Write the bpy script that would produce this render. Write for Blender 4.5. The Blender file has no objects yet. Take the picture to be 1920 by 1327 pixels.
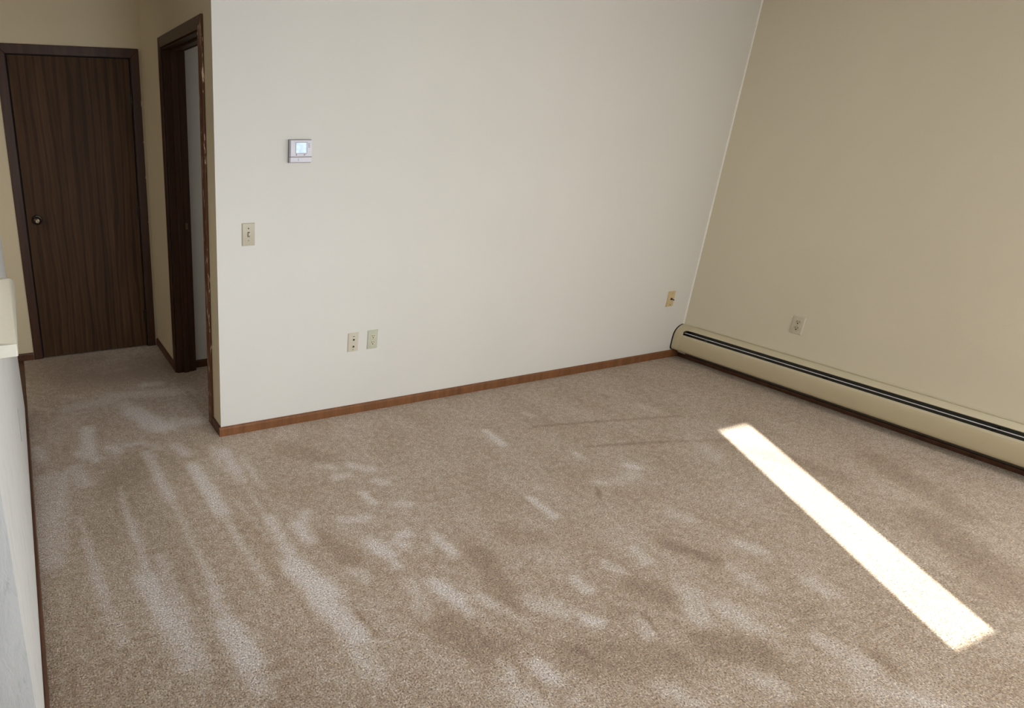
import bpy, bmesh, math, random
import numpy as np
from mathutils import Vector, Matrix

random.seed(4)
sc = bpy.context.scene
COL = sc.collection

# ------------------------------------------------------------------ camera
cam_d = bpy.data.cameras.new('camera')
cam = bpy.data.objects.new('camera', cam_d)
COL.objects.link(cam)
sc.camera = cam
R_ = Vector((0.93129056, -0.36426692, 0.00273823))
U_ = Vector((0.12174164, 0.3183137, 0.94013582))
F_ = Vector((0.343332, 0.87520626, -0.340789))
m = Matrix.Identity(4)
for i in range(3):
    m[i][0] = R_[i]; m[i][1] = U_[i]; m[i][2] = -F_[i]
m[0][3], m[1][3], m[2][3] = -0.9029, -2.9480, 1.6239
cam.matrix_world = m
cam_d.sensor_width = 36.0
cam_d.lens = 1163.23 / 1920 * 36.0
cam_d.shift_x = (960 - 495.1) / 1920
cam_d.shift_y = -(663.5 - 655.2) / 1920
cam_d.clip_start = 0.02

# ------------------------------------------------------------------ light
vs = sc.view_settings
vs.view_transform = 'Standard'; vs.look = 'None'; vs.gamma = 1; vs.use_curve_mapping = False
vs.exposure = 0.07
w = bpy.data.worlds.new('sky'); sc.world = w; w.use_nodes = True
bg = w.node_tree.nodes['Background']
bg.inputs[0].default_value = (0.62, 0.78, 1.0, 1); bg.inputs[1].default_value = 1.2

ELEV = math.radians(30.0)
sd = Vector((0.9265, 1.4595, 0)).normalized() * math.cos(ELEV); sd.z = -math.sin(ELEV)
sl = bpy.data.lights.new('sun', 'SUN'); sl.energy = 21; sl.angle = math.radians(0.53); sl.color = (1.0, 0.95, 0.85)
so = bpy.data.objects.new('sun', sl); COL.objects.link(so)
so.rotation_euler = sd.to_track_quat('-Z', 'Y').to_euler()

def area(name, loc, aim, sx, sy, e, col, spread=180):
    l = bpy.data.lights.new(name, 'AREA'); l.shape = 'RECTANGLE'; l.size = sx; l.size_y = sy
    l.energy = e; l.color = col; l.spread = math.radians(spread)
    o = bpy.data.objects.new(name, l); COL.objects.link(o); o.location = loc
    o.rotation_euler = (Vector(aim) - Vector(loc)).to_track_quat('-Z', 'Y').to_euler()
    return o
area('window_daylight', (1.50, -3.80, 1.15), (1.7, 0, 0.50), 1.9, 1.5, 30, (1.0, 0.965, 0.89))
area('window_daylight', (0.25, -3.80, 1.25), (0.0, 0, 0.50), 0.8, 1.4, 13, (0.88, 0.96, 1.06), 90)  # second area light, added to brighten the back wall's left side
area('side_window_daylight', (3.50, -3.00, 1.20), (0.0, -2.1, 0.3), 1.3, 1.1, 43, (0.92, 0.97, 1.02))
area('entry_daylight', (-2.4, 0.3, 1.8), (-0.9, 1.5, 1.1), 0.8, 0.9, 3.5, (1.0, 0.93, 0.80), 110)
area('side_room_fill', (2.0, 0.60, 1.5), (0.4, 1.0, 1.1), 0.5, 0.7, 5.0, (0.95, 0.93, 0.88))  # unseen area light added to lift the side room wall
area('ledge_fill_light', (-1.75, -0.80, 2.38), (-1.6, -0.80, 0), 0.5, 0.5, 9, (1.0, 0.95, 0.84), 140)  # added light without a fixture, brightens the ledge through the opening
NAP_SHADE = [(-0.754, 0.672, -0.426, 0.714, 0.09, 0.35), (-0.485, 0.763, -0.091, 0.675, 0.1, 0.45), (-0.398, 0.495, -0.294, 0.229, 0.13, 0.9), (-0.43, 0.589, -0.366, 0.33, 0.1, 0.55),
       (-0.308, 0.307, -0.237, 0.208, 0.08, 0.9), (-0.192, 0.263, -0.076, 0.218, 0.1, 0.55), (-0.964, 0.778, -0.862, 0.674, 0.02, 0.5), (-0.497, 1.173, -0.308, 1.207, 0.05, 0.35),
       (-0.262, 0.862, -0.155, 0.86, 0.06, 0.5), (-0.677, 0.811, -0.769, 0.873, 0.03, 0.4), (0.0, 0.686, 0.016, 0.625, 0.04, 0.45), (-0.589, 1.315, -0.311, 1.414, 0.12, 0.15),
       (-0.686, 0.345, -0.704, 0.06, 0.07, 0.9), (-0.751, 0.078, -0.68, -0.008, 0.07, 0.7), (-0.598, 0.093, -0.559, 0.034, 0.05, 0.7), (-0.515, 0.08, -0.429, 0.078, 0.04, 0.6),
       (-0.261, -0.018, -0.229, -0.123, 0.06, 0.7), (-0.416, 0.073, -0.348, -0.016, 0.05, 0.5), (-0.957, 0.219, -0.936, 0.09, 0.05, 0.6), (-0.899, -0.143, -0.954, -0.753, 0.13, 0.5),
       (-0.935, -0.129, -0.927, -0.58, 0.09, 0.5), (-0.793, -0.078, -0.757, -0.224, 0.09, 0.55), (-0.847, -0.111, -0.894, -0.428, 0.05, 0.6), (-0.423, -0.048, -0.405, -0.505, 0.055, 0.75),
       (-0.405, -0.505, -0.388, -1.087, 0.035, 0.5), (-0.609, -0.331, -0.612, -0.984, 0.025, 0.5), (-0.616, -0.424, -0.602, -1.081, 0.03, 0.6), (-0.615, -0.999, -0.583, -1.256, 0.075, 0.8),
       (-0.571, -1.207, -0.548, -1.439, 0.1, 0.6), (-0.607, -1.108, -0.606, -1.193, 0.06, 0.5), (-0.821, -0.499, -0.795, -0.67, 0.02, 0.5), (-0.805, -0.666, -0.778, -1.027, 0.035, 0.6),
       (-0.774, -1.072, -0.757, -1.264, 0.06, 0.4), (-0.535, -0.897, -0.55, -1.159, 0.045, 0.5), (-0.537, -1.106, -0.519, -1.227, 0.05, 0.4), (-0.234, -0.266, -0.219, -0.689, 0.075, 0.95),
       (-0.257, -0.229, -0.241, -0.291, 0.04, 0.5), (-0.219, -0.689, -0.2, -1.191, 0.03, 0.55), (-0.395, -1.131, -0.399, -1.403, 0.05, 0.6), (-0.402, -1.326, -0.38, -1.505, 0.09, 0.9),
       (-0.396, -1.498, -0.384, -1.611, 0.07, 0.5), (-0.043, -0.164, -0.042, -0.395, 0.06, 0.8), (-0.071, -0.356, -0.042, -0.474, 0.06, 0.7), (0.026, -0.281, 0.025, -0.551, 0.035, 0.5),
       (-0.05, -0.496, -0.045, -0.921, 0.025, 0.4), (-0.082, -0.119, -0.093, -0.292, 0.05, 0.5), (-0.034, -0.804, -0.057, -1.167, 0.055, 0.75), (-0.064, -1.131, -0.014, -1.309, 0.11, 0.95),
       (-0.044, -1.326, -0.005, -1.531, 0.09, 0.9), (-0.033, -1.469, -0.033, -1.684, 0.08, 0.5), (0.062, -0.903, 0.066, -1.003, 0.07, 0.9), (0.136, -0.827, 0.044, -0.916, 0.05, 0.6),
       (-0.13, -0.611, -0.1, -0.938, 0.03, 0.35), (-0.48, 0.035, -0.465, -0.55, 0.02, -0.4), (-0.282, -0.219, -0.266, -0.874, 0.02, -0.4), (-0.124, -0.81, -0.128, -1.323, 0.02, -0.4),
       (-0.646, -0.241, -0.649, -0.905, 0.03, -0.3), (0.371, -0.483, 0.425, -0.526, 0.05, 0.6), (0.51, -0.536, 0.59, -0.611, 0.05, 0.8), (0.393, -0.616, 0.453, -0.613, 0.05, 0.7),
       (0.563, -0.707, 0.586, -0.742, 0.05, 0.7), (0.444, -0.786, 0.452, -0.869, 0.04, 0.9), (0.55, -0.916, 0.595, -0.933, 0.04, 0.7), (0.252, -0.935, 0.371, -0.96, 0.05, 0.6),
       (0.297, -1.13, 0.321, -1.193, 0.07, 0.95), (0.321, -1.193, 0.316, -1.278, 0.04, 0.7), (0.433, -1.118, 0.47, -1.121, 0.045, 0.9), (0.399, -1.15, 0.416, -1.183, 0.05, 0.8),
       (0.564, -1.196, 0.572, -1.291, 0.05, 0.9), (0.565, -1.157, 0.564, -1.233, 0.05, 0.5), (0.145, -1.245, 0.159, -1.283, 0.06, 0.6), (0.482, -1.238, 0.564, -1.233, 0.03, 0.3),
       (0.389, -1.419, 0.42, -1.521, 0.07, 0.9), (0.42, -1.521, 0.413, -1.589, 0.04, 0.7), (0.305, -1.387, 0.286, -1.483, 0.06, 0.5), (0.502, -1.538, 0.554, -1.643, 0.04, 0.7),
       (0.268, -1.476, 0.273, -1.534, 0.05, 0.4), (0.554, -1.643, 0.571, -1.677, 0.05, 0.4), (1.414, -0.484, 1.388, -0.635, 0.05, 0.95), (1.787, -0.384, 1.805, -0.43, 0.04, 0.5),
       (1.683, -0.86, 1.674, -0.887, 0.05, 0.6), (1.828, -1.045, 1.86, -1.079, 0.05, 0.9), (1.558, -1.107, 1.586, -1.128, 0.04, 0.7), (1.147, -1.105, 1.148, -1.248, 0.045, 0.95),
       (1.255, -1.026, 1.249, -1.048, 0.03, 0.5), (1.806, -1.108, 1.646, -1.151, 0.06, 0.4), (0.898, -1.601, 0.9, -1.648, 0.05, 0.7), (1.089, -1.577, 1.101, -1.615, 0.06, 0.6),
       (1.273, -1.544, 1.254, -1.608, 0.05, 0.6), (0.664, -1.63, 0.733, -1.685, 0.08, 0.5), (0.772, -1.755, 0.805, -1.781, 0.05, 0.9), (0.47, -1.857, 0.478, -1.893, 0.07, 0.8),
       (0.373, -1.797, 0.361, -1.858, 0.04, 0.6), (0.335, -1.91, 0.367, -1.963, 0.06, 0.5), (0.931, -1.856, 0.924, -1.891, 0.07, 0.5), (1.539, -1.752, 1.51, -1.869, 0.06, 0.5),
       (1.24, -1.795, 1.147, -1.9, 0.08, 0.5), (1.287, -1.9, 1.279, -1.978, 0.09, 0.5), (1.716, -1.679, 1.741, -1.725, 0.07, 0.7), (1.73, -1.923, 1.72, -1.981, 0.06, 0.5),
       (1.439, -2.116, 1.449, -2.156, 0.06, 0.6), (1.434, -2.209, 1.374, -2.294, 0.12, 0.4), (1.418, -2.351, 1.468, -2.404, 0.1, 0.5), (1.079, -2.137, 1.098, -2.186, 0.08, 0.5),
       (0.777, -2.062, 0.799, -2.13, 0.08, 0.4), (1.66, -1.416, 1.691, -1.492, 0.06, 0.4), (2.435, -0.96, 2.338, -1.172, 0.08, 0.3), (2.533, -0.55, 2.555, -0.64, 0.08, 0.25),
       (0.662, -1.343, 0.573, -1.623, 0.1, -0.5), (1.427, -1.567, 1.512, -1.707, 0.07, -0.6), (1.099, -1.71, 1.14, -1.785, 0.1, -0.4), (0.297, -1.623, 0.37, -1.75, 0.14, -0.4),
       (0.647, -1.88, 0.887, -1.996, 0.14, -0.35), (2.631, -1.226, 2.699, -1.48, 0.15, -0.35), (2.651, -1.884, 2.409, -2.217, 0.2, -0.45), (3.091, -1.463, 2.868, -1.883, 0.15, -0.35),
       (1.081, -2.002, 1.167, -2.082, 0.14, -0.5), (1.541, -2.227, 1.523, -2.277, 0.06, -0.5), (0.29, -0.262, 0.399, -0.425, 0.14, -0.35), (0.123, -0.986, 0.166, -1.186, 0.08, -0.3),
       (-0.519, -0.183, -0.585, -0.264, 0.2, -0.3), (0.86, -1.272, 0.96, -1.349, 0.1, -0.35), (0.01, 1.086, -0.835, 1.41, 0.5, -0.55), (-0.655, 1.032, -0.29, 1.094, 0.3, -0.3),  # wide negative strokes by the far door paint hall shade into the carpet
       (1.702, -0.539, 2.102, -0.62, 0.012, -0.8), (2.102, -0.62, 2.607, -0.739, 0.012, -0.7), (1.797, -0.824, 2.224, -0.931, 0.012, -0.8), (2.224, -0.931, 2.604, -1.051, 0.012, -0.6),
       (1.511, -1.149, 1.447, -1.221, 0.01, -1.0), (0.992, -1.813, 0.947, -1.913, 0.008, -1.0), (0.641, -1.843, 0.655, -1.895, 0.01, -0.8), (0.044, -1.445, 0.054, -1.554, 0.012, -0.9),
       (2.453, -0.347, 2.45, -0.39, 0.01, -0.8)]

# ------------------------------------------------------------------ helpers
def tag(o, label=None, cat=None, group=None, kind=None):
    if label: o['label'] = label
    if cat: o['category'] = cat
    if group: o['group'] = group
    if kind: o['kind'] = kind
    return o

def empty(name, loc):
    o = bpy.data.objects.new(name, None); COL.objects.link(o); o.location = loc
    o.empty_display_size = 0.05
    bpy.context.view_layer.update()
    return o

def link(name, bm, mat, parent=None, smooth=False):
    bmesh.ops.recalc_face_normals(bm, faces=bm.faces[:])
    me = bpy.data.meshes.new(name)
    bm.to_mesh(me); bm.free()
    if smooth:
        for p in me.polygons: p.use_smooth = True
        if smooth is not True: me.set_sharp_from_angle(angle=math.radians(smooth))
    me.materials.append(mat)
    o = bpy.data.objects.new(name, me); COL.objects.link(o)
    if parent:
        o.parent = parent
        o.matrix_parent_inverse = Matrix.Translation(-parent_loc(parent))
    return o

def parent_loc(p):
    # world location of an (unrotated) parent chain
    v = Vector((0, 0, 0))
    if p.type == 'EMPTY': v = Vector(p.location)
    return v

def box(bm, x0, x1, y0, y1, z0, z1, bev=0.0, seg=2):
    t = bmesh.new()
    vs_ = [t.verts.new((x, y, z)) for x in (x0, x1) for y in (y0, y1) for z in (z0, z1)]
    for f in ((0,1,3,2),(4,6,7,5),(0,4,5,1),(2,3,7,6),(0,2,6,4),(1,5,7,3)):
        t.faces.new([vs_[i] for i in f])
    if bev: bmesh.ops.bevel(t, geom=t.edges[:], offset=bev, segments=seg, profile=0.5, affect='EDGES')
    merge(bm, t)

def merge(bm, t):
    me = bpy.data.meshes.new('tmp'); t.to_mesh(me); t.free()
    bm.from_mesh(me); bpy.data.meshes.remove(me)

def prism(bm, pts, vec, bev=0.0, seg=2):
    t = bmesh.new(); vec = Vector(vec)
    a = [t.verts.new(p) for p in pts]; b = [t.verts.new(Vector(p) + vec) for p in pts]
    n = len(pts)
    t.faces.new(a); t.faces.new(b[::-1])
    for i in range(n): t.faces.new((a[i], a[(i+1) % n], b[(i+1) % n], b[i]))
    bmesh.ops.recalc_face_normals(t, faces=t.faces[:])
    if bev: bmesh.ops.bevel(t, geom=t.edges[:], offset=bev, segments=seg, profile=0.5, affect='EDGES')
    merge(bm, t)

def lathe(bm, prof, origin, axis, n=28):
    """prof: list of (r, h) along axis from origin"""
    t = bmesh.new()
    q = Vector(axis).normalized().to_track_quat('Z', 'Y')
    rings = []
    for r, h in prof:
        if r < 1e-6:
            rings.append([t.verts.new(q @ Vector((0, 0, h)) + Vector(origin))])
        else:
            rings.append([t.verts.new(q @ Vector((r*math.cos(2*math.pi*i/n), r*math.sin(2*math.pi*i/n), h)) + Vector(origin)) for i in range(n)])
    for a, b in zip(rings, rings[1:]):
        for i in range(n):
            j = (i+1) % n
            if len(a) == 1 and len(b) == 1: continue
            if len(a) == 1: t.faces.new((a[0], b[i], b[j]))
            elif len(b) == 1: t.faces.new((a[i], b[0], a[j]))
            else: t.faces.new((a[i], b[i], b[j], a[j]))
    merge(bm, t)

def sweep_y(bm, prof, y0, y1, thick=None):
    """closed polygon profile (x,z) extruded along y; with thick, an open sheet given thickness"""
    if thick:
        pts = [Vector((p[0], p[1])) for p in prof]; out = []
        for i, p in enumerate(pts):
            d = (pts[min(i+1, len(pts)-1)] - pts[max(i-1, 0)]).normalized()
            nrm = Vector((-d.y, d.x))
            out.append(p + nrm * thick)
        prof = [tuple(p) for p in pts] + [tuple(p) for p in out[::-1]]
    prism(bm, [(x, y0, z) for x, z in prof], (0, y1 - y0, 0))

# ------------------------------------------------------------------ materials
def mat(name, col, rough=0.6, metal=0.0, spec=0.5):
    m = bpy.data.materials.new(name); m.use_nodes = True
    b = m.node_tree.nodes['Principled BSDF']
    b.inputs['Base Color'].default_value = (*col, 1)
    b.inputs['Roughness'].default_value = rough
    b.inputs['Metallic'].default_value = metal
    b.inputs['Specular IOR Level'].default_value = spec
    return m, m.node_tree, b

def nd(nt, typ, **kw):
    n = nt.nodes.new(typ)
    for k, v in kw.items():
        if k in n.inputs: n.inputs[k].default_value = v
        else: setattr(n, k, v)
    return n

def srgb(r, g, b):
    f = lambda c: (c/255/12.92) if c/255 <= 0.04045 else ((c/255+0.055)/1.055)**2.4
    return (f(r), f(g), f(b))

def coords(nt, scale=(1, 1, 1), rot=(0, 0, 0)):
    tc = nd(nt, 'ShaderNodeTexCoord'); mp = nd(nt, 'ShaderNodeMapping')
    mp.inputs['Scale'].default_value = scale; mp.inputs['Rotation'].default_value = rot
    nt.links.new(tc.outputs['Object'], mp.inputs[0]); return mp.outputs[0]

def mixc(nt, fac, a, b, blend='MIX'):
    n = nt.nodes.new('ShaderNodeMix'); n.data_type = 'RGBA'; n.blend_type = blend
    for sock, v in ((n.inputs[0], fac), (n.inputs[6], a), (n.inputs[7], b)):
        if isinstance(v, bpy.types.NodeSocket): nt.links.new(v, sock)
        elif isinstance(v, (int, float)): sock.default_value = v
        else: sock.default_value = (*v, 1)
    return n.outputs[2]

def ramp(nt, src, stops):
    r = nt.nodes.new('ShaderNodeValToRGB'); e = r.color_ramp.elements
    while len(e) < len(stops): e.new(0.5)
    for el, (p, c) in zip(e, stops):
        el.position = p; el.color = (*c, 1) if not isinstance(c, float) else (c, c, c, 1)
    nt.links.new(src, r.inputs[0]); return r.outputs[0]

def noise(nt, vec, scale, detail=3, rough=0.55, dist=0.0):
    n = nd(nt, 'ShaderNodeTexNoise', Scale=scale, Detail=detail, Roughness=rough, Distortion=dist)
    nt.links.new(vec, n.inputs['Vector']); return n.outputs['Fac']

def bump(nt, b, h, strength, dist):
    n = nd(nt, 'ShaderNodeBump', Strength=strength, Distance=dist)
    nt.links.new(h, n.inputs['Height']); nt.links.new(n.outputs[0], b.inputs['Normal'])

def paint(name, col, tex=0.25, dist=0.0012, sc_=140, var=0.04):
    m_, nt, b = mat(name, col, 0.62, spec=0.3)
    v = coords(nt)
    n1 = noise(nt, v, 1.7, 3)
    c2 = tuple(min(1, c*(1-var*1.6)) for c in col)
    nt.links.new(mixc(nt, n1, tuple(c*(1+var*.5) for c in col), c2), b.inputs['Base Color'])
    bump(nt, b, noise(nt, v, sc_, 4, 0.6), tex, dist)
    return m_

def wood(name, dark, light, grain_scale=1.0, rough=0.42, cathedral=False, spec=0.4):
    m_, nt, b = mat(name, light, rough, spec=spec)
    v = coords(nt, (14*grain_scale, 14*grain_scale, 0.9*grain_scale))
    n1 = noise(nt, v, 2.2, 5, 0.62, 0.3)
    v2 = coords(nt, (120, 120, 3.0))
    n2 = noise(nt, v2, 2.0, 3, 0.6)
    base = mixc(nt, ramp(nt, n1, [(0.3, 0.0), (0.72, 1.0)]), dark, light)
    fine = ramp(nt, n2, [(0.32, 0.72), (0.55, 1.0)])
    c = mixc(nt, 0.5, base, fine, 'MULTIPLY')
    if cathedral:
        wv = nd(nt, 'ShaderNodeTexWave', Scale=1.6, Distortion=7.0, Detail=3.0)
        wv.inputs['Detail Scale'].default_value = 1.2
        wv.bands_direction = 'X'
        nt.links.new(coords(nt, (3.2, 3.2, 0.38)), wv.inputs['Vector'])
        cw = ramp(nt, wv.outputs['Fac'], [(0.12, 0.45), (0.4, 1.0), (0.9, 0.78)])
        c = mixc(nt, 0.75, c, cw, 'MULTIPLY')
    nt.links.new(c, b.inputs['Base Color'])
    bump(nt, b, n2, 0.15, 0.0006)
    return m_

def plain(name, col, rough=0.5, metal=0.0, spec=0.5, var=0.06, sc_=60):
    m_, nt, b = mat(name, col, rough, metal, spec)
    n1 = noise(nt, coords(nt), sc_, 2)
    nt.links.new(mixc(nt, n1, tuple(c*(1-var) for c in col), tuple(min(1, c*(1+var)) for c in col)), b.inputs['Base Color'])
    return m_

M_wall = paint('cream_wall_paint', (0.71, 0.69, 0.64))
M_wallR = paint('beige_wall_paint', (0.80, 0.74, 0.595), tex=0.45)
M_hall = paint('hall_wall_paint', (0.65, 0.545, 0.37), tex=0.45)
def trowelled():
    m_, nt, b = mat('chalky_white_paint', (0.77, 0.77, 0.755), 0.65, spec=0.3)
    n1 = noise(nt, coords(nt, (26, 26, 7)), 1.0, 6, 0.7, 0.6)
    n2 = noise(nt, coords(nt), 40, 4, 0.65)
    c = ramp(nt, n1, [(0.30, (0.60, 0.60, 0.58)), (0.42, (0.755, 0.76, 0.745)), (0.62, (0.79, 0.79, 0.775)), (0.75, (0.83, 0.83, 0.81))])
    nt.links.new(c, b.inputs['Base Color'])
    nt.links.new(mixc(nt, 0.4, n1, n2), b.inputs['Roughness']); b.inputs['Roughness'].default_value = 0.65
    for l in list(b.inputs['Roughness'].links): nt.links.remove(l)
    bump(nt, b, n1, 0.6, 0.004)
    return m_
M_left = trowelled()
M_ceil = paint('ceiling_paint', (0.58, 0.555, 0.51), tex=0.8, dist=0.003, sc_=90)
M_caulk = paint('caulk_paint', (0.90, 0.88, 0.82), tex=1.0, dist=0.002, sc_=60)
M_base = wood('stained_pine_baseboard', srgb(108, 70, 43), srgb(140, 93, 60), 0.6, spec=0.3)
M_base_dk = wood('shade_darkened_baseboard', srgb(74, 46, 30), srgb(98, 63, 42), 0.6, spec=0.3)  # copy of the baseboard wood darkened, mostly for runs in shade
M_case = wood('shade_darkened_casing', srgb(52, 31, 19), srgb(76, 47, 30), 0.8, spec=0.3)  # casing wood darkened so its colour carries the hall shade
M_door = wood('dark_oak_veneer', srgb(60, 40, 23), srgb(90, 63, 39), 0.5, 0.55, cathedral=True, spec=0.15)
M_cap = plain('cream_laminate', (0.80, 0.77, 0.66), 0.35)
M_rad = plain('beige_enamel', (0.65, 0.57, 0.39), 0.38, 0, 0.45, 0.03, 12)
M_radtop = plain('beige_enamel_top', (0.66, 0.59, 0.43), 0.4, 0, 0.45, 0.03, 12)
M_black = plain('black_gap', (0.006, 0.006, 0.006), 0.8)
M_damper = plain('grey_damper_metal', (0.72, 0.70, 0.74), 0.4, 0.2)
M_backp = plain('dull_back_panel', (0.10, 0.095, 0.075), 0.6)
M_fin = plain('dark_aluminium_fin', (0.03, 0.03, 0.03), 0.6, 0.5)  # near-black tone for the mostly hidden fins
M_copper = plain('dark_copper_pipe', (0.05, 0.025, 0.015), 0.5, 0.8)
M_thermo = plain('white_thermostat_plastic', (0.70, 0.69, 0.76), 0.4)
M_thermo_b = plain('grey_thermostat_base', (0.26, 0.22, 0.21), 0.5)
M_mark = plain('grey_print', (0.22, 0.21, 0.25), 0.6)
M_ivory = plain('tan_ivory_plastic', (0.49, 0.44, 0.33), 0.4)
M_ivory2 = plain('pale_ivory_plastic', (0.60, 0.55, 0.44), 0.4)
M_green = plain('greenish_ivory_plastic', (0.51, 0.52, 0.41), 0.4)
M_socket = plain('ivory_receptacle_plastic', (0.60, 0.56, 0.40), 0.35)
M_yellow = plain('yellowed_plastic', (0.60, 0.46, 0.25), 0.45)
M_white_pl = plain('warm_white_plastic', (0.66, 0.60, 0.48), 0.4)
M_slot = plain('dark_slot', (0.015, 0.012, 0.006), 0.7)
M_screw = plain('painted_screw', (0.33, 0.29, 0.2), 0.4, 0.3)
M_brass = plain('antique_brass', (0.22, 0.16, 0.11), 0.3, 1.0)
M_brass_dk = plain('dark_bronze', (0.030, 0.021, 0.013), 0.38, 0.7)
M_vinyl = plain('dark_brown_vinyl', srgb(84, 60, 46), 0.5, 0, .4, .15, 20)
M_blind = plain('white_vinyl_blind', (0.8, 0.8, 0.78), 0.6)
M_frame = plain('white_window_frame', (0.75, 0.75, 0.73), 0.5)

m_, nt, b_ = mat('lit_lcd', (0.35, 0.42, 0.45), 0.3)
v = coords(nt)
c = ramp(nt, noise(nt, v, 38, 2), [(0.35, srgb(190, 215, 250)), (0.65, srgb(225, 250, 255))])
nt.links.new(c, b_.inputs['Emission Color']); b_.inputs['Emission Strength'].default_value = 0.62
M_lcd = m_

# casing whose edge is chipped down to pale wood
def worn_casing():
    m_ = M_case.copy(); m_.name = 'worn_casing'
    nt = m_.node_tree; b = nt.nodes['Principled BSDF']
    old = b.inputs['Base Color'].links[0].from_socket
    n = noise(nt, coords(nt, (60, 60, 9)), 1.0, 4, 0.7, 0.4)
    msk = ramp(nt, n, [(0.59, 0.0), (0.63, 1.0)])
    red = mixc(nt, 0.45, old, srgb(120, 72, 42))
    nt.links.new(mixc(nt, msk, red, srgb(225, 200, 170)), b.inputs['Base Color'])
    return m_
M_worn = worn_casing()

# carpet: nap and painted hall shade read from a mesh attribute, fibre speckle on top
def carpet():
    m_, nt, b = mat('beige_cut_pile_carpet', (0.3, 0.24, 0.19), 0.95, spec=0.08)
    b.inputs['Sheen Weight'].default_value = 0.25
    b.inputs['Sheen Roughness'].default_value = 0.6
    v = coords(nt)
    at = nd(nt, 'ShaderNodeAttribute'); at.attribute_name = 'nap_shade'
    warp = noise(nt, v, 30, 7, 0.85)
    wm = nd(nt, 'ShaderNodeMath', operation='MULTIPLY_ADD'); wm.inputs[1].default_value = 3.0; wm.inputs[2].default_value = -1.5
    nt.links.new(warp, wm.inputs[0])
    # big soft mottling
    big = noise(nt, coords(nt, (1.3, 0.8, 1)), 3.2, 4, 0.6)
    bmth = nd(nt, 'ShaderNodeMath', operation='MULTIPLY_ADD'); bmth.inputs[1].default_value = 0.9; bmth.inputs[2].default_value = -0.45
    nt.links.new(big, bmth.inputs[0])
    a1 = nd(nt, 'ShaderNodeMath', operation='ADD'); nt.links.new(at.outputs['Fac'], a1.inputs[0]); nt.links.new(wm.outputs[0], a1.inputs[1])
    a2 = nd(nt, 'ShaderNodeMath', operation='ADD'); nt.links.new(a1.outputs[0], a2.inputs[0]); nt.links.new(bmth.outputs[0], a2.inputs[1])
    mr = nd(nt, 'ShaderNodeMapRange'); mr.inputs['From Min'].default_value = -1.0; mr.inputs['From Max'].default_value = 1.0
    nt.links.new(a2.outputs[0], mr.inputs['Value'])
    base = ramp(nt, mr.outputs[0], CARPET_RAMP)
    sp = noise(nt, v, 165, 2, 0.7)
    sp2 = noise(nt, coords(nt, (1, 1, 1), (0, 0, 0.6)), 95, 3, 0.7)
    spc = ramp(nt, sp, [(0.33, 0.12), (0.44, 0.85), (0.56, 1.1), (0.67, 2.0)])
    c = mixc(nt, 0.85, base, spc, 'MULTIPLY')
    c = mixc(nt, 0.5, c, ramp(nt, sp2, [(0.3, 0.75), (0.7, 1.22)]), 'MULTIPLY')
    nt.links.new(c, b.inputs['Base Color'])
    bump(nt, b, sp, 0.9, 0.006)
    return m_
CARPET_RAMP = [(0.12, srgb(142, 118, 96)), (0.42, srgb(168, 146, 122)), (0.60, srgb(188, 170, 151)), (0.95, srgb(212, 201, 193))]
M_carpet = carpet()

# ------------------------------------------------------------------ structure
W, H, L, CEIL = 3.59, 1.631, -1.003, 2.44
YS = -3.9          # inner face of the window wall behind the camera

def nap_shade_field(X, Y):
    f = np.zeros_like(X)
    for x0, y0, x1, y1, wd, amp in NAP_SHADE:
        dx, dy = x1-x0, y1-y0; l2 = dx*dx+dy*dy+1e-9
        t = np.clip(((X-x0)*dx+(Y-y0)*dy)/l2, 0, 1)
        d = np.hypot(X-(x0+t*dx), Y-(y0+t*dy))
        r = wd*0.5
        g = 1/(1+np.exp((d-r)/(0.16*r+0.004)))
        f = np.where(amp > 0, np.maximum(f, amp*g), f+amp*g) if amp > 0 else f+amp*g
    return f

def grid_floor(name, x0, x1, y0, y1, step, mat_):
    nx = int((x1-x0)/step)+1; ny = int((y1-y0)/step)+1
    xs = np.linspace(x0, x1, nx); ys = np.linspace(y0, y1, ny)
    X, Y = np.meshgrid(xs, ys)
    n = nx*ny
    co = np.zeros((n+4, 3)); co[:n, 0] = X.ravel(); co[:n, 1] = Y.ravel()
    i = np.arange(nx-1); j = np.arange(ny-1)
    I, J = np.meshgrid(i, j); a = (J*nx+I).ravel()
    q = np.stack([a, a+1, a+nx+1, a+nx], 1)
    # underside and rim so that the floor is a solid slab
    co[n] = (x0, y0, -0.05); co[n+1] = (x1, y0, -0.05); co[n+2] = (x1, y1, -0.05); co[n+3] = (x0, y1, -0.05)
    me = bpy.data.meshes.new(name)
    faces = q.tolist()
    faces.append([n+3, n+2, n+1, n])
    faces.append([n, n+1] + list(range(nx-1, -1, -1)))
    faces.append([n+2, n+3] + list(range((ny-1)*nx, ny*nx)))
    faces.append([n+3, n] + [k*nx for k in range(ny)])
    faces.append([n+1, n+2] + [k*nx+nx-1 for k in range(ny-1, -1, -1)])
    me.from_pydata(co.tolist(), [], faces)
    at = me.attributes.new('nap_shade', 'FLOAT', 'POINT')
    val = np.zeros(n+4); val[:n] = nap_shade_field(X, Y).ravel()
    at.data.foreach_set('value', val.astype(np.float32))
    me.materials.append(mat_)
    o = bpy.data.objects.new(name, me); COL.objects.link(o)
    return o

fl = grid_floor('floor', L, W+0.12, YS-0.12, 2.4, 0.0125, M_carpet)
tag(fl, 'beige cut-pile carpet with paler vacuum streaks and brushed patches', 'floor', kind='structure')

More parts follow.
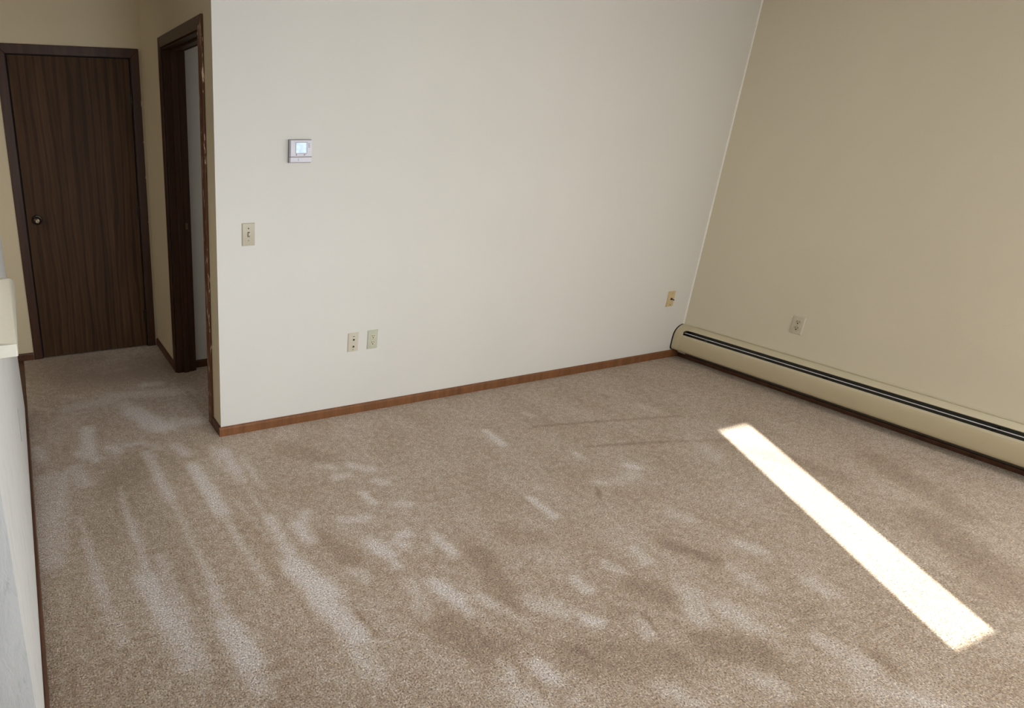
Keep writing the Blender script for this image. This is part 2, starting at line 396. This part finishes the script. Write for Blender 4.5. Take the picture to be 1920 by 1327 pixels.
bm = bmesh.new(); box(bm, -3.3, L-0.001, YS-0.12, 2.4, -0.05, -0.001)
tag(link('floor', bm, M_vinyl), 'dark brown entry floor beyond the end of the white left wall', 'floor', kind='structure')
bm = bmesh.new(); box(bm, -3.42, W+0.12, YS-0.12, 2.4, CEIL, CEIL+0.1)
tag(link('ceiling', bm, M_ceil), 'plain white textured ceiling above the room', 'ceiling', kind='structure')

# back wall (thermostat wall)
bm = bmesh.new(); box(bm, 0.0015, W, 0, 0.12, 0, CEIL)
tag(link('wall_back', bm, M_wall), 'wide cream wall with thermostat, light switch and outlets', 'wall', kind='structure')
# hall wall with the open doorway
D0, D1, DT = 0.185, 1.008, 2.05
bm = bmesh.new()
box(bm, 0.0, 0.0014, 0.0002, 0.1201, 0, CEIL); box(bm, 0.0, 0.12, 0.1201, D0, 0, CEIL); box(bm, 0.0, 0.12, D1, H-0.0005, 0, CEIL); box(bm, 0.0, 0.12, D0, D1, DT, CEIL)
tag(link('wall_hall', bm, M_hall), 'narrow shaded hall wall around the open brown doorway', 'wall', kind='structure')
# far wall with the closed door
E0, E1, ET = -0.862, -0.074, 2.046
bm = bmesh.new()
box(bm, -3.3, E0, H, H+0.12, 0, CEIL); box(bm, E1, 0.12, H, H+0.12, 0, CEIL); box(bm, E0, E1, H, H+0.12, ET, CEIL)
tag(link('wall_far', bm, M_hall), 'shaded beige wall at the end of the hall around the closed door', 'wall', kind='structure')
bm = bmesh.new()
VY0, VY1, VZ0, VZ1 = -3.70, -2.30, 0.85, 2.09
box(bm, W, W+0.12, VY1, 0.12, 0, CEIL); box(bm, W, W+0.12, YS, VY0, 0, CEIL); box(bm, W, W+0.12, VY0, VY1, 0, VZ0); box(bm, W, W+0.12, VY0, VY1, VZ1, CEIL)
tag(link('wall_right', bm, M_wallR), 'plain beige right-hand wall above the baseboard heater', 'wall', kind='structure')

# left wall: white, with pass-through above the ledge
LT = L-0.115
A0, A1, AZ0, AZ1 = -1.165, -0.365, 1.012, 2.1
bm = bmesh.new()
def wl(y0, y1, z0, z1): box(bm, LT, L, y0, y1, z0, z1)
wl(-1.757, A0, 0, CEIL); wl(A1, 0.666, 0, CEIL); wl(A0, A1, 0, AZ0); wl(A0, A1, AZ1, CEIL)
bmesh.ops.remove_doubles(bm, verts=bm.verts[:], dist=1e-5)
tag(link('wall_left', bm, M_left), 'white roughly painted wall under the cream ledge at the left edge', 'wall', kind='structure')
# flaking seam in the paint near the far end of the white wall
bm = bmesh.new()
prism(bm, [(L-.0005, -.380, .506), (L-.0005, -.418, .452), (L-.0005, -.462, .392), (L-.0005, -.456, .392), (L-.0005, -.410, .448)], (.0022, 0, 0))
fk = link('paint_flake', bm, plain('exposed_plaster', (0.36, 0.35, 0.30), 0.8), bpy.data.objects['wall_left'])
# kitchen and window walls, out of the frame
bm = bmesh.new(); box(bm, -3.42, -3.3, YS-0.12, H+0.12, 0, CEIL)
tag(link('wall_kitchen', bm, M_wall), 'cream wall far behind the pass-through ledge', 'wall', kind='structure')
WX0, WX1, WZ0, WZ1 = -0.20, 2.40, 1.094, 2.09
bm = bmesh.new()
box(bm, -3.3, WX0, YS-0.12, YS, 0, CEIL); box(bm, WX1, W+0.12, YS-0.12, YS, 0, CEIL)
box(bm, WX0, WX1, YS-0.12, YS, 0, WZ0); box(bm, WX0, WX1, YS-0.12, YS, WZ1, CEIL)
tag(link('wall_window', bm, M_wall), 'cream wall behind the camera with a wide window', 'wall', kind='structure')
# side room seen through the doorway
bm = bmesh.new()
box(bm, 0.1205, 2.6, 1.056, 1.176, 0, CEIL); box(bm, 2.6, 2.72, 0.1205, 1.176, 0, CEIL)
M_side = paint('grey_side_room_paint', (0.60, 0.585, 0.55), tex=0.5)
tag(link('wall_side_room', bm, M_side), 'grey wall of the side room seen through the open doorway', 'wall', kind='structure')

# window behind the camera (gives the sun strip)
win = empty('window_1', (1.1, YS, WZ0)); tag(win, 'wide window behind the camera with blinds left partly open', 'window', kind='structure')
bm = bmesh.new()
for a in ((WX0, WX0+.03, WZ0, WZ1), (WX1-.03, WX1, WZ0, WZ1)): box(bm, a[0], a[1], YS-.11, YS-.05, a[2], a[3])
link('window_frame', bm, M_frame, win)
bm = bmesh.new(); box(bm, WX0, WX1, YS, YS+.015, WZ1, WZ1+.05); link('head_rail', bm, M_frame, win)
SX0, SX1 = 0.782, 1.026
xs = [WX0 - 0.02]
def blind(x0, x1):
    n = max(1, round((x1-x0)/0.085)); s = (x1-x0)/n
    for i in range(n):
        b2 = bmesh.new(); box(b2, x0+i*s, x0+(i+1)*s+(.0 if i == n-1 else .004), YS-.004-.002*(i % 2), YS-.002-.002*(i % 2), WZ0-.0, WZ1)
        link('blind_slat', b2, M_blind, win)
blind(WX0, SX0); blind(SX1, WX1)

win2 = empty('window_2', (W, -3.0, VZ0)); tag(win2, 'window in the right wall beyond the frame with pale roller shade', 'window', kind='structure')
bm = bmesh.new()
for a in ((VY0, VY0+.04, VZ0, VZ1), (VY1-.04, VY1, VZ0, VZ1), (VY0+.04, VY1-.04, VZ0, VZ0+.04), (VY0+.04, VY1-.04, VZ1-.04, VZ1), (-3.02, -2.98, VZ0+.04, VZ1-.04)): box(bm, W+.05, W+.10, a[0], a[1], a[2], a[3])
link('window_frame', bm, M_frame, win2)
bm = bmesh.new(); box(bm, W+.02, W+.023, VY0+.005, VY1-.005, VZ0, VZ1-.03); link('roller_shade', bm, M_blind, win2)
bm = bmesh.new(); lathe(bm, [(0, 0), (.018, 0), (.018, VY1-VY0-.02), (0, VY1-VY0-.02)], (W+.024, VY0+.01, VZ1-.02), (0, 1, 0), 16); link('shade_roll', bm, M_frame, win2)

# ------------------------------------------------------------------ trim
BH, BT = 0.054, 0.012
def baseboard(name, p0, p1, nrm, material, label, BH=BH):
    """board along p0-p1 (xy), standing off the wall along nrm"""
    p0 = Vector((*p0, 0)); p1 = Vector((*p1, 0)); n = Vector((*nrm, 0))
    prof = [(0.0005, 0), (BT, 0), (BT, BH-0.012), (BT-0.002, BH-0.004), (BT-0.007, BH), (0.0005, BH)]
    bm = bmesh.new()
    prism(bm, [p0 + n*a + Vector((0, 0, z)) for a, z in prof], p1-p0)
    o = link(name, bm, material); tag(o, label, 'baseboard', kind='structure'); return o
baseboard('baseboard_back', (-BT, 0), (W-0.013, 0), (0, -1), M_base, 'red-brown baseboard along the foot of the wide cream wall')
baseboard('baseboard_hall_near', (0, 0), (0, 0.134), (-1, 0), M_base_dk, 'short brown baseboard between the doorway casing and the wall corner')
baseboard('baseboard_hall_far', (0, 1.066), (0, H), (-1, 0), M_base_dk, 'dark baseboard on the hall wall beyond the doorway')
baseboard('baseboard_far', (-3.0, H), (-0.920, H), (0, -1), M_base_dk, 'dark baseboard left of the closed door')
baseboard('baseboard_right', (W, -0.0125), (W, YS+.01), (-1, 0), M_base_dk, 'dark brown baseboard beneath the long beige heater', 0.027)
baseboard('baseboard_left', (L, -1.757), (L, 0.666), (1, 0), M_base_dk, 'thin brown baseboard along the foot of the white left wall')
baseboard('baseboard_side_room', (0.1345, 1.056), (2.6, 1.056), (0, -1), M_base_dk, 'dark baseboard in the side room beyond the doorway')

# bead of caulk down the room corner
bm = bmesh.new()
n = 60; pr = random.Random(2)
rows = []
for i in range(n+1):
    z = 0.247 + (CEIL-0.25)*i/n
    a = 0.010 + pr.uniform(-.003, .003); c_ = 0.004 + pr.uniform(-.001, .001)
    rows.append([bm.verts.new(p) for p in ((W-a, -.0003, z), (W-a*.5, -c_, z), (W-.0003, -.004, z))])
for r0, r1 in zip(rows, rows[1:]):
    for k in range(2): bm.faces.new((r0[k], r0[k+1], r1[k+1], r1[k]))
tag(link('trim_1', bm, M_caulk, smooth=True), 'pale uneven caulk bead running up the right corner of the room', 'caulk bead', kind='structure')
# corner bead at the hall corner
bm = bmesh.new()
prism(bm, [(-.0012, -.0012, BH), (.004, -.0012, BH), (.006, -.0002, BH), (-.0002, -.0002, BH), (-.0002, .003, BH), (-.0012, .002, BH)], (0, 0, CEIL-BH-.001))
tag(link('trim_2', bm, M_wall), 'painted corner bead where the cream wall meets the hall', 'corner bead', kind='structure')

# threshold where the carpet ends at the entry
bm = bmesh.new(); box(bm, L-.03, L+.012, 0.668, H-.013, 0.0, 0.005, 0.002)
tag(link('trim_3', bm, M_base_dk), 'dark threshold strip between hall carpet and entry floor', 'threshold', kind='structure')

# ------------------------------------------------------------------ casings
def casing_frame(parent, plane, a0, a1, top, wd, th, face, sgn, mats):
    """mitred casing; plane 'y' (runs in x) or 'x' (runs in y). a0/a1 inner edges, face coordinate, sgn outwards"""
    def P(a, z): return (a, face, z) if plane == 'y' else (face, a, z)
    vec = (0, sgn*th, 0) if plane == 'y' else (sgn*th, 0, 0)
    shapes = [
        [P(a0-wd, 0), P(a0, 0), P(a0, top), P(a0-wd, top+wd)],
        [P(a1, 0), P(a1+wd, 0), P(a1+wd, top+wd), P(a1, top)],
        [P(a0, top+.0006), P(a1, top+.0006), P(a1+wd-.0004, top+wd), P(a0-wd+.0004, top+wd)]]
    for s, mt in zip(shapes, mats):
        bm = bmesh.new(); prism(bm, s, vec, 0.0025, 2)
        link('casing', bm, mt, parent)

# far closed door -------------------------------------------------
d1 = empty('door_1', (-0.468, H, 0)); tag(d1, 'closed dark brown flush door at the end of the hall', 'door', kind='structure')
casing_frame(d1, 'y', -0.858, -0.078, 2.038, 0.058, 0.014, H-0.0003, -1, (M_case, M_case, M_case))
bm = bmesh.new(); box(bm, -0.848, -0.0885, H-0.009, H+0.026, 0.010, 2.032, 0.0015)
slab = link('door_slab', bm, M_door, d1)
bm = bmesh.new()
box(bm, E0+.0005, -0.8515, H+.001, H+.1195, 0, ET-.0005); box(bm, -0.0845, E1-.0005, H+.001, H+.1195, 0, ET-.0005); box(bm, E0+.0005, E1-.0005, H+.001, H+.1195, 2.0355, ET-.0005)
box(bm, -0.8515, -0.0845, H+.03, H+.042, 0.0, 2.0355)
link('jamb', bm, M_black, d1)
for hz in (1.781, 1.02, 0.25):
    hb = bmesh.new()
    hx = -0.0855
    lathe(hb, [(0, 0), (.0042, 0), (.0055, .003), (.0055, .028), (.0045, .0285), (.0045, .0305), (.0055, .031), (.0055, .058), (.0045, .0585), (.0045, .0605), (.0055, .061), (.0055, .086), (.0042, .089), (0, .089)], (hx, H-.0165, hz-.0445), (0, 0, 1), 14)
    box(hb, hx-.018, hx-.004, H-.0105, H-.009, hz-.044, hz+.044)
    link('hinge', hb, M_brass_dk, d1, smooth=30)
kb = bmesh.new(); lathe(kb, [(0, 0), (.034, 0), (.034, .003), (.030, .008), (.014, .010), (0, .010)], (-0.784, H-.009, 1.006), (0, -1, 0), 36)
link('rosette', kb, M_brass_dk, d1, smooth=30)
kb = bmesh.new(); lathe(kb, [(.012, 0), (.011, .022), (.017, .030), (.0255, .038), (.027, .047), (.024, .055), (.016, .059), (.0155, .0585), (.0145, .056), (0, .056)], (-0.784, H-.019, 1.006), (0, -1, 0), 36)
knob = link('knob', kb, M_brass_dk, d1, smooth=30)
kb = bmesh.new(); lathe(kb, [(.0135, 0), (.0135, .0030), (.0115, .0036), (.0088, .0030), (.0088, .0010), (.0028, .0010), (.0028, .003), (0, .0032)], (-0.784, H-.0765, 1.006), (0, -1, 0), 28)
link('knob_ring', kb, M_brass, knob, smooth=30)['label'] = 'bright worn brass ring on the knob'
# paint chips on the right-hand casing
ch = bmesh.new()
for z, hh in ((1.74, .038), (1.50, .016), (1.26, .02), (0.95, .012)):
    t = [(-0.0206, H-.0144, z), (-0.0185, H-.006, z+.004), (-0.0185, H-.004, z+hh), (-0.0204, H-.0146, z+hh*.8)]
    prism(ch, t, (-.0025, -.0004, 0))
M_chip = plain('bare_chip', (0.72, 0.62, 0.5), 0.7)
link('paint_chip', ch, M_chip, d1)

# open doorway in the hall wall -----------------------------------
d2 = empty('door_2', (0.0, 0.6, 0)); tag(d2, 'open doorway with dark casing and jamb in the hall wall', 'doorway', kind='structure')
casing_frame(d2, 'x', 0.194, 1.000, 2.042, 0.060, 0.013, -0.0003, -1, (M_worn, M_case, M_case))
JX0, JX1 = -0.0005, 0.1205
def jamb(a):
    bm = bmesh.new(); box(bm, *a, 0.001); return link('jamb', bm, M_case, d2)
jamb((JX0, JX1, 0.990, D1-.0005, 0, 2.034))
jamb((JX0, JX1, D0+.0005, 0.204, 0, 2.034))
jamb((JX0, JX1, D0+.0005, D1-.0005, 2.034, DT-.0005))
for a in ((.045, .080, .978, .9895, 0, 2.022), (.045, .080, .2045, .216, 0, 2.022), (.045, .080, .2045, .9895, 2.022, 2.0335)):
    bm = bmesh.new(); box(bm, *a, 0.0015); link('door_stop', bm, M_case, d2)
# inner casing of the side room
bm = bmesh.new(); box(bm, 0.1207, 0.134, 0.996, 1.0555, 0, 2.09, .002); link('casing', bm, M_case, d2)
bm = bmesh.new(); box(bm, 0.1207, 0.134, 0.15, 0.996, 2.030, 2.09, .002); link('casing', bm, M_case, d2)
bm = bmesh.new(); box(bm, 0.094, 0.112, 0.9890, 0.9902, 0.985, 1.025)
sp_ = link('strike_plate', bm, M_brass, d2)

# ------------------------------------------------------------------ ledge on the left wall
def rounded_rect(x0, x1, y0, y1, rs, n=8):
    pts = []
    for (cx, cy, a0, r) in ((x1-rs[0], y0+rs[0], -90, rs[0]), (x1-rs[1], y1-rs[1], 0, rs[1]), (x0+rs[2], y1-rs[2], 90, rs[2]), (x0+rs[3], y0+rs[3], 180, rs[3])):
        for i in range(n+1):
            a = math.radians(a0+90*i/n); pts.append((cx+r*math.cos(a), cy+r*math.sin(a)))
    return pts
bm = bmesh.new()
# wide board that lies in the opening plus the overhang past its ends (one piece)
pts = rounded_rect(L+0.0006, -0.949, -1.190, -0.330, (.006, .022, .001, .001))
t = bmesh.new()
top = [t.verts.new((x, y, 1.051)) for x, y in pts]; bot = [t.verts.new((x, y, 1.015)) for x, y in pts]
t.faces.new(top); t.faces.new(bot[::-1]); k = len(pts)
for i in range(k): t.faces.new((top[i], bot[i], bot[(i+1) % k], top[(i+1) % k]))
bmesh.ops.recalc_face_normals(t, faces=t.faces[:])
ed = [e for e in t.edges if all(v.co.z > 1.05 and v.co.x > L+.002 for v in e.verts) or (all(v.co.z > 1.05 for v in e.verts) and max(v.co.x for v in e.verts) > L+.02)]
ed = [e for e in ed if max(v.co.y for v in e.verts) > -1.18 and min(v.co.x for v in e.verts) > -0.98]
bmesh.ops.bevel(t, geom=ed, offset=0.020, segments=6, profile=0.5, affect='EDGES')
merge(bm, t)
box(bm, LT-.04, L+0.0008, A0+.001, A1-.001, 1.0125, 1.051)
led = link('ledge', bm, M_cap, smooth=35)
tag(led, 'cream rounded ledge board jutting from the white wall at the left edge', 'ledge')

# ------------------------------------------------------------------ baseboard heater
rad = empty('baseboard_heater', (W-0.045, -1.9, 0.06)); tag(rad, 'long beige baseboard heater along the foot of the right wall', 'heater')
Y0r, Y1r = -0.004, -3.75
# end cap
cap = [(-.001, .247), (-.020, .246), (-.044, .237), (-.064, .222), (-.078, .202), (-.086, .178), (-.0885, .150), (-.0885, .085), (-.085, .071), (-.075, .0625), (-.060, .0605), (-.001, .0605)]
bm = bmesh.new(); prism(bm, [(W+x, Y0r, z) for x, z in cap], (0, -.060, 0), 0.0012, 1)
link('end_cap', bm, M_rad, rad, smooth=40)
bm = bmesh.new(); prism(bm, [(W+x*1.06+(-.001), Y0r+.0035, z+(.003 if z > .12 else -.003)) for x, z in cap], (0, -.0033, 0))
link('end_gap_sheet', bm, M_black, rad)  # black sheet for the dark gap between end cap and wall
# front cover sheet
fp = [(-.062, .0615), (-.074, .0635), (-.083, .071), (-.0865, .085), (-.0865, .150), (-.0845, .174), (-.080, .187), (-.0785, .1875), (-.0800, .182)]
bm = bmesh.new(); sweep_y(bm, [(W+x, z) for x, z in fp], Y0r-.0605, Y1r, 0.0016)
link('front_cover', bm, M_rad, rad, smooth=50)
# small highlight lip on top of the cover
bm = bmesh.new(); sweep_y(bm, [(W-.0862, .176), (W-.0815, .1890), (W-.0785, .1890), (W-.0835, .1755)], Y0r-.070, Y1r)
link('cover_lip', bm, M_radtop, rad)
# joining sleeve between end cap and cover
# top cover
tp = [(-.0595, .2235), (-.060, .2265), (-.046, .2370), (-.024, .2465), (-.002, .2475)]
bm = bmesh.new(); sweep_y(bm, [(W+x, z) for x, z in tp], Y0r-.100, Y1r, -0.0016)
link('top_cover', bm, M_radtop, rad, smooth=50)
bm = bmesh.new(); sweep_y(bm, [(W-.010, .2475), (W-.012, .2505), (W-.002, .2515), (W-.0015, .2475)], Y0r-.100, Y1r)
link('top_flange', bm, M_radtop, rad)
# end piece of the top beside the cap
bm = bmesh.new(); sweep_y(bm, [(W-.062, .2235), (W-.046, .2375), (W-.024, .2462), (W-.002, .2470), (W-.002, .2440), (W-.05, .228)], Y0r-.0605, Y0r-.0995)
link('top_end_piece', bm, M_rad, rad)
# damper blade in the slot
bm = bmesh.new(); sweep_y(bm, [(W-.0725, .2035), (W-.0722, .2052), (W-.0700, .2068), (W-.0685, .2068), (W-.0695, .2044)], Y0r-.062, Y1r)
link('damper_blade', bm, M_damper, rad)
bm = bmesh.new(); box(bm, W-.004, W-.0008, Y1r, Y0r-.062, .0275, .243); link('back_panel', bm, M_backp, rad)
bm = bmesh.new(); box(bm, W-.078, W-.004, Y0r-.0640, Y0r-.0608, .066, .215); link('slot_end_shade', bm, M_black, rad)  # black plate standing in for the shade at the slot's end
bm = bmesh.new(); box(bm, W-.060, W-.012, Y1r, Y0r-.062, .158, .162); link('inner_shade_sheet', bm, M_black, rad)  # black sheet added to keep the slot in shade
bm = bmesh.new(); lathe(bm, [(0, 0), (.011, 0), (.011, 3.6), (0, 3.6)], (W-.040, -.08, .115), (0, -1, 0), 14); link('heating_pipe', bm, M_copper, rad)
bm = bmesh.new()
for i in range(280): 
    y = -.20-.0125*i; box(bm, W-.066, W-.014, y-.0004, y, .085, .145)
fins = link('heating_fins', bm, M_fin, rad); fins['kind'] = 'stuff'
for y in (-.22, -.95, -1.68, -2.4, -3.1):
    bm = bmesh.new(); box(bm, W-.0800, W-.004, y-.010, y, .1895, .1955)
    link('hanger_bracket', bm, M_black if y < -.5 else M_backp, rad)
for y in (-.30, -.36, -1.55, -2.6):
    bm = bmesh.new(); box(bm, W-.055, W-.004, y-.006, y, .0625, .069); link('support_clip', bm, M_rad, rad)

# ------------------------------------------------------------------ wall devices
def frame_box(bm, x0, x1, z0, z1, d0, d1, bev, put):
    """bevelled plate in local (u, z, depth)"""
    t = bmesh.new(); box(t, x0, x1, -d1, -d0, z0, z1)
    # taper the front face
    for v in t.verts:
        if v.co.y < -d1+1e-6:
            v.co.x += bev if v.co.x < (x0+x1)/2 else -bev
            v.co.z += bev if v.co.z < (z0+z1)/2 else -bev
    bmesh.ops.bevel(t, geom=t.edges[:], offset=0.0007, segments=2, profile=.5, affect='EDGES')
    merge(bm, t)

def place(bm, fr):
    """fr: ('back', x, z) keeps axes; ('right', y, z) turns local x to -y on the right wall"""
    kind, a, z = fr
    for v in bm.verts:
        x, y, zz = v.co
        if kind == 'back': v.co = (a+x, y-.0005, z+zz)
        else: v.co = (W-.0005+y, a-x, z+zz)

def dev(name, bm, mt, parent, fr, smooth=False):
    place(bm, fr); return link(name, bm, mt, parent, smooth)

def screw(parent, fr, u, z, mt=M_screw, depth=.0058):
    bm = bmesh.new(); lathe(bm, [(0.0034, -.001), (.0034, .0006), (.0026, .0014), (0, .0016)], (u, -depth, z), (0, -1, 0), 14)
    s = dev('screw', bm, mt, parent, fr, 30)
    bm = bmesh.new(); box(bm, u-.0026, u+.0026, -depth-.0019, -depth-.0013, z-.0005, z+.0005)
    dev('screw_slot', bm, M_slot, s, fr)

def origin(fr):
    return (fr[1], 0, fr[2]) if fr[0] == 'back' else (W, fr[1], fr[2])

PW, PH = 0.070, 0.1143
def plate(parent, fr, mt, th=.0058):
    bm = bmesh.new(); frame_box(bm, 0, PW, 0, PH, 0, th, .004, None)
    return dev('cover_plate', bm, mt, parent, fr, 30)

# light switch
fr = ('back', 0.1308, 1.047)
o = empty('light_switch', origin(fr)); tag(o, 'tan ivory light switch plate near the hall corner', 'switch')
plate(o, fr, M_ivory)
bm = bmesh.new(); box(bm, .0295, .0405, -.0062, -.0056, .045, .0695); dev('toggle_opening', bm, M_slot, o, fr)
bm = bmesh.new(); prism(bm, [(.0310, -.006, .048), (.0310, -.006, .066), (.0318, -.0165, .0655), (.0318, -.0175, .0590)], (.008, 0, 0), .0008)
dev('toggle', bm, M_ivory2, o, fr, 40)
screw(o, fr, .035, .0875, M_slot); screw(o, fr, .035, .027)

# coax / phone plate
fr = ('back', 0.7665, 0.3935)
o = empty('cable_plate', origin(fr)); tag(o, 'pale ivory wall plate with two dark ports, left of the duplex outlet', 'wall plate')
plate(o, fr, M_ivory2)
for z in (.0735, .032):
    bm = bmesh.new(); lathe(bm, [(.0105, -.001), (.0105, .0006), (.0088, .0016), (.0062, .0018), (.0062, .0005), (0, .0005)], (.0365, -.0058, z), (0, -1, 0), 24)
    pt = dev('port', bm, M_ivory2, o, fr, 30)
    bm = bmesh.new(); lathe(bm, [(.0058, 0), (.0058, .0012), (0, .0012)], (.0365, -.0062, z), (0, -1, 0), 18)
    dev('port_hole', bm, M_slot, pt, fr)
bm = bmesh.new(); box(bm, .0305, .0425, -.0066, -.0056, .0895, .0935, .0004); dev('port_slot', bm, M_slot, o, fr)
bm = bmesh.new(); box(bm, .0320, .0410, -.0078, -.0056, .0825, .0885, .0006); dev('latch_tab', bm, M_cap, o, fr)
screw(o, fr, .0355, .0130)

def duplex(name, fr, label, mp, ms):
    o = empty(name, origin(fr)); tag(o, label, 'outlet'); plate(o, fr, mp)
    for zc in (.0765, .0378):
        pts = []
        for i in range(28):
            a = 2*math.pi*i/28; x = .0172*math.cos(a); z = .0172*math.sin(a); z = max(-.0142, min(.0142, z)); pts.append((.035+x, -.0052, zc+z))
        bm = bmesh.new(); prism(bm, pts, (0, -.0022, 0), .0005, 1); rc = dev('receptacle', bm, ms, o, fr)
        bm = bmesh.new(); box(bm, .035-.0080, .035-.0048, -.0080, -.0070, zc-.0005, zc+.0085); dev('slot', bm, M_slot, rc, fr)
        bm = bmesh.new(); box(bm, .035+.0048, .035+.0080, -.0080, -.0070, zc+.0005, zc+.0080); dev('slot', bm, M_slot, rc, fr)
        bm = bmesh.new(); lathe(bm, [(.0036, 0), (.0036, .0010), (0, .0010)], (.035, -.0070, zc-.0070), (0, -1, 0), 16); dev('ground_hole', bm, M_slot, rc, fr)
    screw(o, fr, .035, .0571, ms)
    return o
duplex('duplex_outlet', ('back', 0.8945, 0.3955), 'greenish ivory duplex outlet on the wide cream wall beside the cable plate', M_green, M_socket)
duplex('duplex_outlet', ('right', -0.668, 0.3884), 'white duplex outlet on the right wall above the heater', M_white_pl, M_socket)

# yellowed coax plate by the corner
fr = ('back', 3.347, 0.400)
o = empty('coax_plate', origin(fr)); tag(o, 'yellowed wall plate with a dark cable stub next to the room corner', 'wall plate')
plate(o, fr, M_yellow)
bm = bmesh.new(); lathe(bm, [(.0085, -.001), (.0085, .002), (.0055, .0022), (.0050, .008), (0, .008)], (.036, -.0058, .0585), (0, -1, 0), 18)
dev('connector', bm, M_slot, o, fr, 30)
bm = bmesh.new(); lathe(bm, [(0, 0), (.0036, 0), (.0036, .015), (.0026, .016), (0, .016)], (.036, -.0125, .0585), (.70, -.55, -.40), 14)
dev('cable_stub', bm, M_slot, o, fr, 30)
screw(o, fr, .036, .100); screw(o, fr, .036, .0150, M_slot)

# thermostat
fr = ('back', 0.379, 1.4475)
o = empty('thermostat', origin(fr)); tag(o, 'small square white thermostat with a glowing screen high on the cream wall', 'thermostat')
TW, TH, TD = .1175, .1065, .027
bm = bmesh.new(); box(bm, -.002, TW+.002, -.009, 0, -.002, TH+.002, .0015); dev('wall_base', bm, M_thermo_b, o, fr, 30)
bm = bmesh.new(); frame_box(bm, 0, TW, 0.0265, TH, .009, TD, .002, None); dev('housing', bm, M_thermo, o, fr, 30)
bm = bmesh.new(); frame_box(bm, 0, TW, 0, .0258, .009, TD-.0004, .0016, None); dr = dev('flip_door', bm, M_thermo, o, fr, 30)
bm = bmesh.new(); box(bm, .0005, TW-.0005, -.0245, -.009, .0245, .028); dev('seam', bm, M_thermo_b, o, fr)
bm = bmesh.new()
sx0, sx1, sz0, sz1 = .0290, .0865, .0445, .0935
for a in ((sx0-.002, sx0, sz0-.002, sz1+.002), (sx1, sx1+.002, sz0-.002, sz1+.002), (sx0, sx1, sz0-.002, sz0), (sx0, sx1, sz1, sz1+.002)):
    box(bm, a[0], a[1], -TD-.0012, -TD+.0005, a[2], a[3])
dev('screen_bezel', bm, M_thermo_b, o, fr)
bm = bmesh.new(); box(bm, sx0, sx1, -TD-.0004, -TD+.0005, sz0, sz1); dev('screen', bm, M_lcd, o, fr)
def mark(par, u0, u1, z0, z1, mt=M_mark, d=TD):
    bm = bmesh.new(); box(bm, u0, u1, -d-.0006, -d+.0004, z0, z1); return bm
for a in ((.0300, .0345, .0330, .0405), (.0720, .0770, .0330, .0405)):
    bm = bmesh.new(); box(bm, a[0], a[1], -TD-.0015, -TD+.0003, a[2], a[3], .0006); dev('button', bm, M_mark, o, fr)
bm = mark(o, .0805, .0825, .036, .0425); dev('printed_mark', bm, M_mark, o, fr)
for k in range(3):
    bm = mark(o, .0950, .1040-.001*k, .0715+.0075*k, .0745+.0075*k); dev('printed_mark', bm, M_mark, o, fr)
bm = bmesh.new(); box(bm, .0425, .0442, -TD-.0004, -TD+.0007, .0070, .0195); dev('finger_notch', bm, M_mark, dr, fr)
